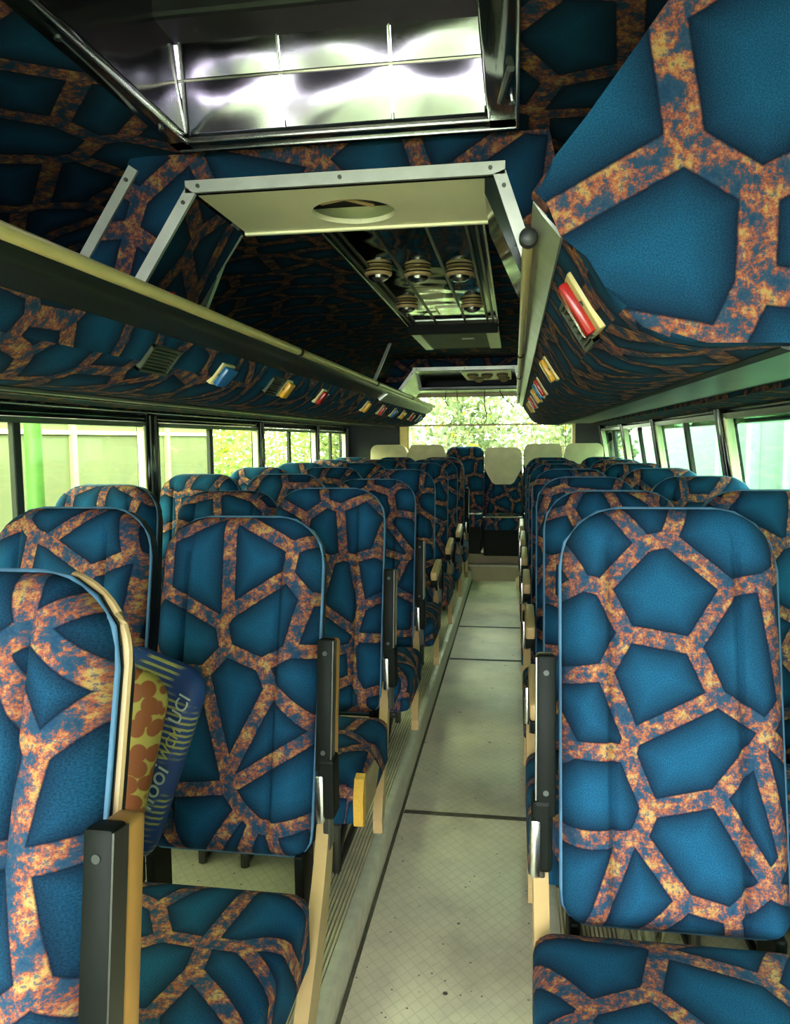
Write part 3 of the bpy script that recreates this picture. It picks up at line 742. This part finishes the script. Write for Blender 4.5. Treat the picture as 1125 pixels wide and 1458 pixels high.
# ================================================================== FIRST PORTAL ARCH (drop bulkhead behind the hatch)
def portal(y0, y1, top, bot, nm, label, cat, first):
    (xa, xb, zt), (xc, xd, zb) = top, bot
    root = empty(nm, (0, 0, 0)); tag(root, label, cat)
    # fabric face: outer shape up to the ceiling minus the opening
    xl, xr = xc-.36, xd+.16
    m = MB()
    ceil = 1.885
    m.prism([(xa-.14, ceil), (xb+.10, ceil), (xb, zt), (xa, zt)], 'Y', y0, y0+.02)
    m.prism([(xa-.14, ceil), (xa, zt), (xc, zb), (xc-.14, zb+.0)], 'Y', y0, y0+.02)
    m.prism([(xb, zt), (xb+.10, ceil), (xd+.09, zb), (xd, zb)], 'Y', y0, y0+.02)
    m.build('face_panel', BULKF, root)
    w_ = .026
    def trim(p, q, y, wd=w_, mat=ALU, nm_='aluminium_trim'):
        p, q = Vector((p[0], 0, p[1])), Vector((q[0], 0, q[1])); d = (q-p).normalized(); n = Vector((-d.z, 0, d.x))
        P = [p+n*wd/2, q+n*wd/2, q-n*wd/2, p-n*wd/2]
        MB().prism([(v.x, v.z) for v in P], 'Y', y-.006, y+.004).build(nm_, mat, root)
        if nm_ == 'aluminium_trim':
            L = (q-p).length
            for k in range(3 if L > .4 else 2):
                c_ = p+d*(.03+(L-.06)*k/(2 if L > .4 else 1))
                MB().lathe([(.0045, -.010), (.0045, -.004)], (c_.x, y, c_.z), 'Y', 8).build('screw', STEEL, root)
    trim((xa-.012, zt+.008), (xb+.012, zt+.008), y0); trim((xa, zt), (xc, zb), y0); trim((xb, zt), (xd, zb), y0)
    if first: trim((xa-.13, zt+.055), (xa-.13-.16, zt+.055-.235), y0-.001, wd=.024)
    # soffit and sloping sides
    zs = zt-.008
    if first:
        m = MB(); cxh, cyh, rh = -.378, 1.845, .098
        n = 40; ring = [(cxh+rh*math.cos(2*math.pi*k/n), cyh+rh*math.sin(2*math.pi*k/n)) for k in range(n)]
        x0, x1 = xa+.012, xb-.03
        def proj_rect(px, py):
            dx, dy = px-cxh, py-cyh
            tx = ((x1 if dx > 0 else x0)-cxh)/dx if abs(dx) > 1e-9 else 1e9
            ty = ((y1 if dy > 0 else y0+.006)-cyh)/dy if abs(dy) > 1e-9 else 1e9
            t = min(tx, ty); return (cxh+dx*t, cyh+dy*t)
        angs = sorted([2*math.pi*k/n for k in range(n)] + [math.atan2(b-cyh, a-cxh) % (2*math.pi) for a in (x0, x1) for b in (y0+.006, y1)])
        I = []; O = []; I2 = []
        for a in angs:
            p = (cxh+rh*math.cos(a), cyh+rh*math.sin(a)); q = proj_rect(*p)
            I.append(m.bm.verts.new((*p, zs))); O.append(m.bm.verts.new((*q, zs))); I2.append(m.bm.verts.new((*p, zs+.012)))
        k = len(angs)
        for i in range(k):
            m.bm.faces.new((I[i], I[(i+1) % k], O[(i+1) % k], O[i])); m.bm.faces.new((I2[i], I2[(i+1) % k], I[(i+1) % k], I[i]))
        m.build('soffit', CREAMP, root)
        MB().tube([(-.46, 1.86, zs+.03), (-.36, 1.80, zs+.025), (-.29, 1.87, zs+.03)], .006, 6).tube([(-.45, 1.80, zs+.035), (-.34, 1.90, zs+.03)], .005, 6).build('duct_wire', BEIGE, root, smooth=True)
        MB().box(x0, x1, y0+.02, y1, zs+.05, zs+.06).build('duct_box', VOID, root)
        MB().prism([(xb-.03, zs), (xb-.012, zs), (xd-.012, zb), (xd-.022, zb-.0), (xb-.03, zs-.03)], 'Y', y0+.005, y1).build('side_lining', DGLASS, root)
        MB().box(x0-.005, xb-.02, y1-.008, y1+.006, zs-.006, zs+.06, bev=.002).build('rear_edge', CREAMP, root)
        trim((xa-.005, zs), (xc-.01, zb), y1, wd=.012, nm_='rear_trim')
        MB().prism([(xa, zs), (xa-.01, zs), (xc-.01, zb), (xc, zb)], 'Y', y0+.005, y1).build('side_fabric', BULKF, root)
        tagl = MB().lathe([(.012, -.004), (.012, .004)], (xc+.05, y0+.12, zb+.03), 'X', 12).build('red_reflector', REDL, root)
    else:
        MB().box(xa, xb, y0+.006, y1, zs, zs+.012).build('soffit', DGLASS, root)
        MB().box(-.42, -.03, y0+.10, y1-.05, zs-.006, zs+.001, bev=.002).build('lamp_board', CREAMP, root)
        MB().prism([(xa, zs), (xa-.012, zs), (xc-.012, zb), (xc, zb)], 'Y', y0+.005, y1).build('side_lining', DGLASS, root)
        MB().prism([(xb, zs), (xb+.012, zs), (xd+.012, zb), (xd, zb)], 'Y', y0+.005, y1).build('side_lining', DGLASS, root)
    return root
portal(1.655, 1.98, (-.700, -.034, 1.806), (-.855, .045, 1.575), 'bulkhead_arch', 'aluminium-edged ceiling arch with cream soffit and round duct hole behind the hatch', 'arch', True)
portal(6.0, 7.0, (-.77, .008, 1.800), (-.90, .045, 1.63), 'rear_arch', 'far metal-edged ceiling arch with a pale lamp board before the rear window', 'arch', False)

# ================================================================== CEILING FITTINGS BEHIND THE ARCH
root = empty('mirrored_ceiling_panel', (0, 0, 0)); tag(root, 'dark mirrored ceiling panel with chrome strips along the middle of the roof', 'ceiling panel')
px0, px1, py0, py1, zc = -.555, -.088, 2.02, 4.08, 1.862
xs4 = [px0+.05, -.40, -.25, px1-.05]
for a, b in zip(xs4, xs4[1:]):
    for c0, c1 in ((py0, 3.1), (3.1, py1)): MB().box(a+.004, b-.004, c0+.004, c1-.004, zc, zc+.02).build('mirror_panel', DMIRROR, root)
for a, b in ((px0, px0+.05), (px1-.05, px1)): MB().box(a, b, py0, py1, zc+.004, zc+.02).build('side_channel', DGLASS, root)
for x in (px0, px0+.022, px0+.05, -.40, -.25, px1-.05, px1-.022, px1): MB().box(x-.005, x+.005, py0, py1, zc-.006, zc+.004, bev=.002, seg=1).build('chrome_strip', CHROME if x in (px0, px1) else STEEL, root)
MB().box(px0, px1, py1, py1+.03, zc-.05, zc+.01, bev=.004).build('end_bar', BLACK, root)
MB().box(px0+.05, px1-.0, py1-.14, py1-.01, zc-.004, zc+.002).build('bright_plate', ALU, root)
MB().box(-.36, -.24, 3.55, 3.72, zc-.006, zc+.0, bev=.002).build('small_frame', CREAMP, root); MB().box(-.35, -.25, 3.56, 3.71, zc-.008, zc-.004).build('small_window', DMIRROR, root)
def ceiling_lamp(x, y, z, label, dark=False):
    r = empty('ceiling_lamp', (x, y, z)); R_ = .047 if not dark else .045
    MB().lathe([(R_*.9, 0), (R_, -.004), (R_*1.02, -.015), (R_*.98, -.021), (R_*.8, -.024)], (0, 0, 0), 'Z', 28).build('lamp_ring', BEIGE if not dark else BOARD, r, smooth=True)
    MB().lathe([(R_*.8, -.022), (R_*.72, -.033), (R_*.45, -.040), (R_*.12, -.043)], (0, 0, 0), 'Z', 24).build('lens', CHROME if not dark else BOARD, r, smooth=True)
    MB().lathe([(R_*1.03, -.008), (R_*1.035, -.011), (R_*1.03, -.013)], (0, 0, 0), 'Z', 28, ends=False).build('dark_seam', BLACK, r)
    tag(r, label, 'ceiling lamp', 'round ceiling lamps')
zl = zc-.002
for x, y, lb in ((-.476, 2.74, 'left'), (-.342, 2.78, 'middle'), (-.196, 2.80, 'right')): ceiling_lamp(x, y, zl, 'round cream-rimmed ceiling lamp, %s one of the nearer row of three' % lb)
for x, y, lb in ((-.47, 3.42, 'left'), (-.188, 3.47, 'right')): ceiling_lamp(x, y, zl, 'round cream-rimmed ceiling lamp, %s one of the farther pair' % lb)
zl = 1.786
for x, y, lb in ((-.335, 6.28, 'left of three'), (-.22, 6.28, 'middle of three'), (-.10, 6.28, 'right of three'), (-.30, 6.62, 'left of the rear pair'), (-.09, 6.62, 'right of the rear pair')):
    ceiling_lamp(x, y, zl, 'brown round lamp on the far pale board, %s' % lb, True)
# air conditioning grille
root = empty('air_grille', (0, 0, 0)); tag(root, 'black ribbed air grille with pale frame ends behind the mirrored panel', 'grille')
gx0, gx1, gy0, gy1, gz0, gz1 = -.56, -.085, 4.18, 4.95, 1.835, 1.865
MB().box(gx0, gx1, gy0, gy1, gz0+.008, gz1+.02).build('grille_box', BLACK, root)
MB().box(gx1-.07, gx1, gy0, gy1, gz0-.004, gz0+.012, bev=.003).build('end_plate', CREAMP, root); MB().box(gx0, gx0+.05, gy0, gy1, gz0-.004, gz0+.012, bev=.003).build('end_plate', ALU, root)
MB().box(gx0, gx1, gy0-.01, gy0+.02, gz0-.006, gz0+.02, bev=.003).build('front_edge', ALU, root)
m = MB()
for k in range(36): x = gx0+.055+(gx1-gx0-.13)*k/35; m.box(x-.003, x+.003, gy0+.02, gy1-.02, gz0, gz0+.01)
o = m.build('grille_ribs', GRILLE, root); tag(o, kind='stuff')
MB().box(-.30, -.23, 4.45, 4.50, gz0-.003, gz0+.002).build('maker_plate', ALU, root)
# ceiling cross straps and braces seen behind the left rail
for y, lb in ((2.15, 'nearer'), (4.9, 'farther')):
    o = MB().box(-.915, -.895, y, y+.02, 1.60, 1.875, M=None).build('rack_brace', ALU if y < 3 else STEEL); tag(o, 'thin metal brace from the left rack up to the ceiling, %s one' % lb, 'brace')
    for v in o.data.vertices: v.co.x += (1.87-v.co.z)*-.45+.12
# hanging wires at the rear window
for k, (pts, lb) in enumerate(((((-.62, 7.1, 1.70), (-.63, 7.1, 1.62), (-.60, 7.1, 1.57)), 'leftmost, short and bent'), (((-.52, 7.1, 1.71), (-.52, 7.11, 1.62)), 'second from the left, short and straight'),
        (((-.27, 7.1, 1.72), (-.275, 7.1, 1.60), (-.255, 7.1, 1.49), (-.262, 7.1, 1.42)), 'longest, hanging in the middle'),
        (((-.14, 7.1, 1.71), (-.10, 7.1, 1.63), (-.03, 7.1, 1.58), (-.01, 7.1, 1.55)), 'forked, near the right rack'), (((.10, 7.1, 1.72), (.04, 7.1, 1.66), (-.01, 7.1, 1.58)), 'looping down beside the right rack'))):
    p = [Vector(q) for q in pts]; q = []
    for i in range(len(p)-1):
        for t in range(4): q.append(p[i].lerp(p[i+1], t/4))
    q.append(p[-1])
    o = MB().tube(q, .0045, 5).build('hanging_wire', WIRE, smooth=True); tag(o, 'loose dark wire against the rear window, %s' % lb, 'wire', 'wires before the rear window')

# ================================================================== BAGS BETWEEN THE LEFT SEATS
def bag(nm, pts, thick, mat, label, cat, loc, rot):
    root = empty(nm, loc); root.rotation_euler = rot
    hw = max(p[0] for p in pts)
    m = MB(); n = len(pts); cx_ = sum(p[0] for p in pts)/n; cz_ = sum(p[1] for p in pts)/n
    rings = []
    for f_, d in ((1.0, 0), (.96, .5), (.82, .82), (.5, 1.0), (.0, 1.05)):
        rings.append((f_, d))
    for sgn in (-1, 1):
        prev = None
        for f_, d in rings:
            ring = [m.bm.verts.new((cx_+(p[0]-cx_)*f_, sgn*d*thick/2, cz_+(p[1]-cz_)*f_)) for p in pts] if f_ > 0 else [m.bm.verts.new((cx_, sgn*d*thick/2, cz_))]
            if prev:
                for i in range(n):
                    j = (i+1) % n
                    if len(ring) > 1: m.bm.faces.new((prev[i], prev[j], ring[j], ring[i]))
                    else: m.bm.faces.new((prev[i], prev[j], ring[0]))
            prev = ring
    bmesh.ops.remove_doubles(m.bm, verts=m.bm.verts, dist=1e-5)
    m.build('cover', mat, root, smooth=True, angle=None)
    tag(root, label, cat)
    return root
def rrect(w, h, r, n=6):
    out = []
    for cx_, cz_, a0 in ((w/2-r, h-r, 0), (-w/2+r, h-r, 90), (-w/2+r, r, 180), (w/2-r, r, 270)):
        for k in range(n+1):
            a = math.radians(a0+90*k/n); out.append((cx_+r*math.cos(a), cz_+r*math.sin(a)))
    return out
def mat_blob(name):
    m, n, l, b = new_mat(name); t = n.new('ShaderNodeTexCoord'); v = n.new('ShaderNodeTexVoronoi'); v.inputs['Scale'].default_value = 34
    l.new(t.outputs['Object'], v.inputs['Vector']); r = ramp(n, [(0.56, (0.30, 0.075, 0.02)), (0.62, (0.50, 0.38, 0.09))]); l.new(v.outputs['Distance'], r.inputs[0])
    l.new(r.outputs[0], b.inputs['Base Color']); b.inputs['Roughness'].default_value = .6; return m
def mat_letter(name):
    m, n, l, b = new_mat(name); t = n.new('ShaderNodeTexCoord'); mp = n.new('ShaderNodeMapping'); l.new(t.outputs['Object'], mp.inputs[0])
    wv = n.new('ShaderNodeTexWave'); wv.bands_direction = 'Z'; wv.inputs['Scale'].default_value = 26; wv.inputs['Distortion'].default_value = 0.6; l.new(mp.outputs[0], wv.inputs['Vector'])
    nz = n.new('ShaderNodeTexNoise'); nz.inputs['Scale'].default_value = 9; l.new(mp.outputs[0], nz.inputs['Vector'])
    r1 = ramp(n, [(0.62, (0, 0, 0)), (0.70, (1, 1, 1))]); l.new(wv.outputs['Fac'], r1.inputs[0]); r2 = ramp(n, [(0.52, (0, 0, 0)), (0.58, (1, 1, 1))]); l.new(nz.outputs['Fac'], r2.inputs[0])
    mu = n.new('ShaderNodeMath'); mu.operation = 'MULTIPLY'; l.new(r1.outputs[0], mu.inputs[0]); l.new(r2.outputs[0], mu.inputs[1])
    c = mixc(n, l, mu.outputs[0], (0.012, 0.05, 0.20), (0.42, 0.38, 0.12)); l.new(c, b.inputs['Base Color']); b.inputs['Roughness'].default_value = .55; return m
LETTER = plain('letter_yellow', (0.55, 0.52, 0.16), .6); LETTERW = plain('letter_pale', (0.55, 0.60, 0.52), .6)
bb = bag('lettered_bag', rrect(.20, .40, .05), .07, mat_letter('blue_letter_cloth'), 'blue cloth bag with yellow lettering wedged between the left seats', 'bag', (-.80, 1.37, .46), (math.radians(-8), math.radians(17), math.radians(-6)))
def text(s, size, x, z, rot, mat, parent, y=-.042):
    cu = bpy.data.curves.new('lettering', 'FONT'); cu.body = s; cu.size = size; cu.extrude = .0008; cu.align_x = 'CENTER'
    o = bpy.data.objects.new('lettering', cu); COL.objects.link(o)
    dg = bpy.context.evaluated_depsgraph_get(); me = bpy.data.meshes.new_from_object(o.evaluated_get(dg)); bpy.data.objects.remove(o)
    me.materials.append(mat); o = bpy.data.objects.new('lettering', me); COL.objects.link(o); o.parent = parent
    o.location = (x, y, z); o.rotation_euler = (math.radians(90), rot, 0)
for s, sz, x, z, mt in (('UCI', .036, .088, .325, LETTERW), ('ICN', .058, .042, .290, LETTER), ('nooi', .050, .088, .165, LETTERW), ('FGa', .038, .050, .20, LETTER), ('WCM', .028, .088, .255, LETTER), ('lun', .032, .075, .06, LETTERW)):
    text(s, sz, x, z, math.radians(-82), mt, bb)
o = MB().box(-.005, .045, -.044, -.040, .045, .10, bev=.002).build('yellow_patch', LETTER, bb)
bag('patterned_cushion', rrect(.16, .39, .05), .05, mat_blob('brown_blob_cloth'), 'brown and yellow blotched cushion behind the near left seat edge', 'cushion', (-.785, 1.285, .46), (math.radians(-8), math.radians(11), math.radians(-6)))
# a crumpled scrap by the right seats at the end of the aisle
sc = MB(); bmesh.ops.create_icosphere(sc.bm, subdivisions=2, radius=.045)
for v in sc.bm.verts: v.co *= 1+random.uniform(-.3, .25)
o = sc.build('cloth_scrap', CREAMC, smooth=True, angle=None); o.location = (.04, 6.6, .045); o.scale = (.7, .8, 1.3); tag(o, 'crumpled pale scrap on the aisle floor near the rear step', 'scrap')

# ================================================================== OUTSIDE
g = MB().box(-30, 30, -20, 45, -1.2, -1.1).build('ground', plain('grass_ground', (0.10, 0.16, 0.04), .9, var=.4, scale=3)); tag(g, kind='structure')
lw_ = MB().box(-3.4, -3.3, -8, 8.2, -1.1, 1.95).build('boundary_wall', plain('pale_green_wall', (0.105, 0.115, 0.060), .8, var=.12, scale=2)); tag(lw_, 'pale green painted wall outside the left windows', 'wall')
for y in (.6, 2.2, 3.8, 5.4, 7.0): MB().box(-3.3, -3.27, y-.03, y+.03, -1.1, 1.95).build('wall_post', plain('wall_post', (0.40, 0.52, 0.2), .8), lw_)
MB().box(-3.3, -3.28, -8, 8.2, 1.33, 1.36).build('wall_rail', CREAMP, lw_)
for y in (2.9, 4.3, 1.4):
    o = MB().box(-3.3, -3.285, y-.02, y+.02, -1.0, 1.95).build('wall_brace', CREAMP, lw_)
    for v in o.data.vertices: v.co.y -= (v.co.z)*.35
gp = MB().tube([(-2.25, 3.364, -1.1), (-2.25, 3.364, 2.6)], .04, 16).build('green_post', plain('green_post_paint', (0.06, 0.15, 0.03), .5), smooth=True); tag(gp, 'bright green round post just outside the left window', 'post')
rw_ = MB().box(2.6, 2.8, -8, 26, -1.1, 3.2).build('neighbour_wall', plain('mint_wall', (0.145, 0.185, 0.155), .8, var=.05, scale=1.2)); tag(rw_, 'plain mint wall outside the right windows', 'wall')
for k, y in enumerate((3.9, 4.55, 6.3, 7.1, 8.2, 9.4)):
    o = MB().box(2.3, 2.42, y-.06, y+.06, -1.1, 3.0, bev=.02).build('painted_column', plain('column_green', (0.26, 0.55, 0.28), .6) if k == 0 else bpy.data.materials['column_green']); tag(o, 'slim green column before the mint wall, %s from the front' % ['first', 'second', 'third', 'fourth', 'fifth', 'sixth'][k], 'column', 'green columns beyond the right windows')
# leafy bushes behind the bus and left of it: one leaf mesh per bush
def leafmat(name, c0, c1, c2):
    m, n, l, b = new_mat(name)
    gi = n.new('ShaderNodeNewGeometry'); r = ramp(n, [(0.0, c0), (0.55, c1), (0.93, c1), (0.97, c2), (1.0, c2)])
    l.new(gi.outputs['Random Per Island'], r.inputs[0])
    b.inputs['Roughness'].default_value = .5
    l.new(r.outputs[0], b.inputs['Base Color'])
    tl = n.new('ShaderNodeBsdfTranslucent'); l.new(r.outputs[0], tl.inputs[0])
    mx = n.new('ShaderNodeMixShader'); mx.inputs[0].default_value = .45; l.new(b.outputs[0], mx.inputs[1]); l.new(tl.outputs[0], mx.inputs[2]); l.new(mx.outputs[0], n['Material Output'].inputs[0])
    return m
LEAF = leafmat('leaf_green', (0.07, 0.11, 0.045), (0.24, 0.28, 0.13), (0.48, 0.40, 0.03))
LEAFY = leafmat('leaf_yellow', (0.10, 0.17, 0.04), (0.26, 0.36, 0.09), (0.55, 0.46, 0.02))
def bush(x, y, r, h, n, mat, label, seed):
    root = empty('bush', (x, y, -1.1)); rn = random.Random(seed); tag(root, label, 'bush', 'bushes outside the bus')
    bm = bmesh.new()
    for k in range(n):
        a = rn.uniform(0, 2*math.pi); q = rn.random()**.5; zz = rn.random()
        rr = r*(0.55+.45*math.sin(math.pi*min(1, zz*1.05)))*q
        c = Vector((rr*math.cos(a), rr*math.sin(a), .15+zz*h))
        d = Vector((rn.uniform(-1, 1), rn.uniform(-1, 1), rn.uniform(-.5, .9))).normalized(); s = d.cross(Vector((rn.uniform(-1, 1), rn.uniform(-1, 1), rn.uniform(-1, 1)))).normalized()
        L = rn.uniform(.05, .12); W_ = L*.28
        vs = [bm.verts.new(c+d*L*t+s*W_*u) for t, u in ((0, 0), (.4, 1), (1, 0), (.4, -1))]; bm.faces.new(vs)
    me = bpy.data.meshes.new('foliage'); bm.to_mesh(me); bm.free(); me.materials.append(mat)
    o = bpy.data.objects.new('foliage', me); COL.objects.link(o); o.parent = root; o['kind'] = 'stuff'
    m = MB()
    for k in range(5):
        a = 2*math.pi*k/5+seed; m.tube([(0.05*math.cos(a), .05*math.sin(a), 0), (.3*r*math.cos(a), .3*r*math.sin(a), h*.5), (.6*r*math.cos(a+.3), .6*r*math.sin(a+.3), h*.9)], [.03, .02, .008], 6)
    m.build('stems', BOARD, root, smooth=True)
bl = [(-2.0, 9.6, .62, 3.2), (-.55, 9.5, .62, 3.3), (.85, 9.6, .62, 3.2), (.6, 11.6, .8, 3.8), (-1.3, 12.0, .95, 4.4), (-3.6, 17.2, 1.6, 5.2), (.4, 15.2, 1.5, 5.8)]
wh = ['low and leftmost', 'low, left of the middle', 'low, right of the middle', 'low and rightmost', 'tall, in the middle', 'tall, on the left', 'tall, on the right']
for k, (x, y, r, h) in enumerate(bl): bush(x, y, r, h, 6500, LEAF, 'sunlit green bush beyond the rear window, %s' % wh[k], k+1)
for k, (x, y) in enumerate(((-3.9, 9.4), (-3.5, 11.7), (-5.6, 10.8), (-5.3, 13.2))): bush(x, y, .9, 3.4, 6500, LEAFY, 'bright bush with yellow blossom beyond the left windows, %s' % ['nearest', 'second', 'third', 'farthest'][k], k+20)
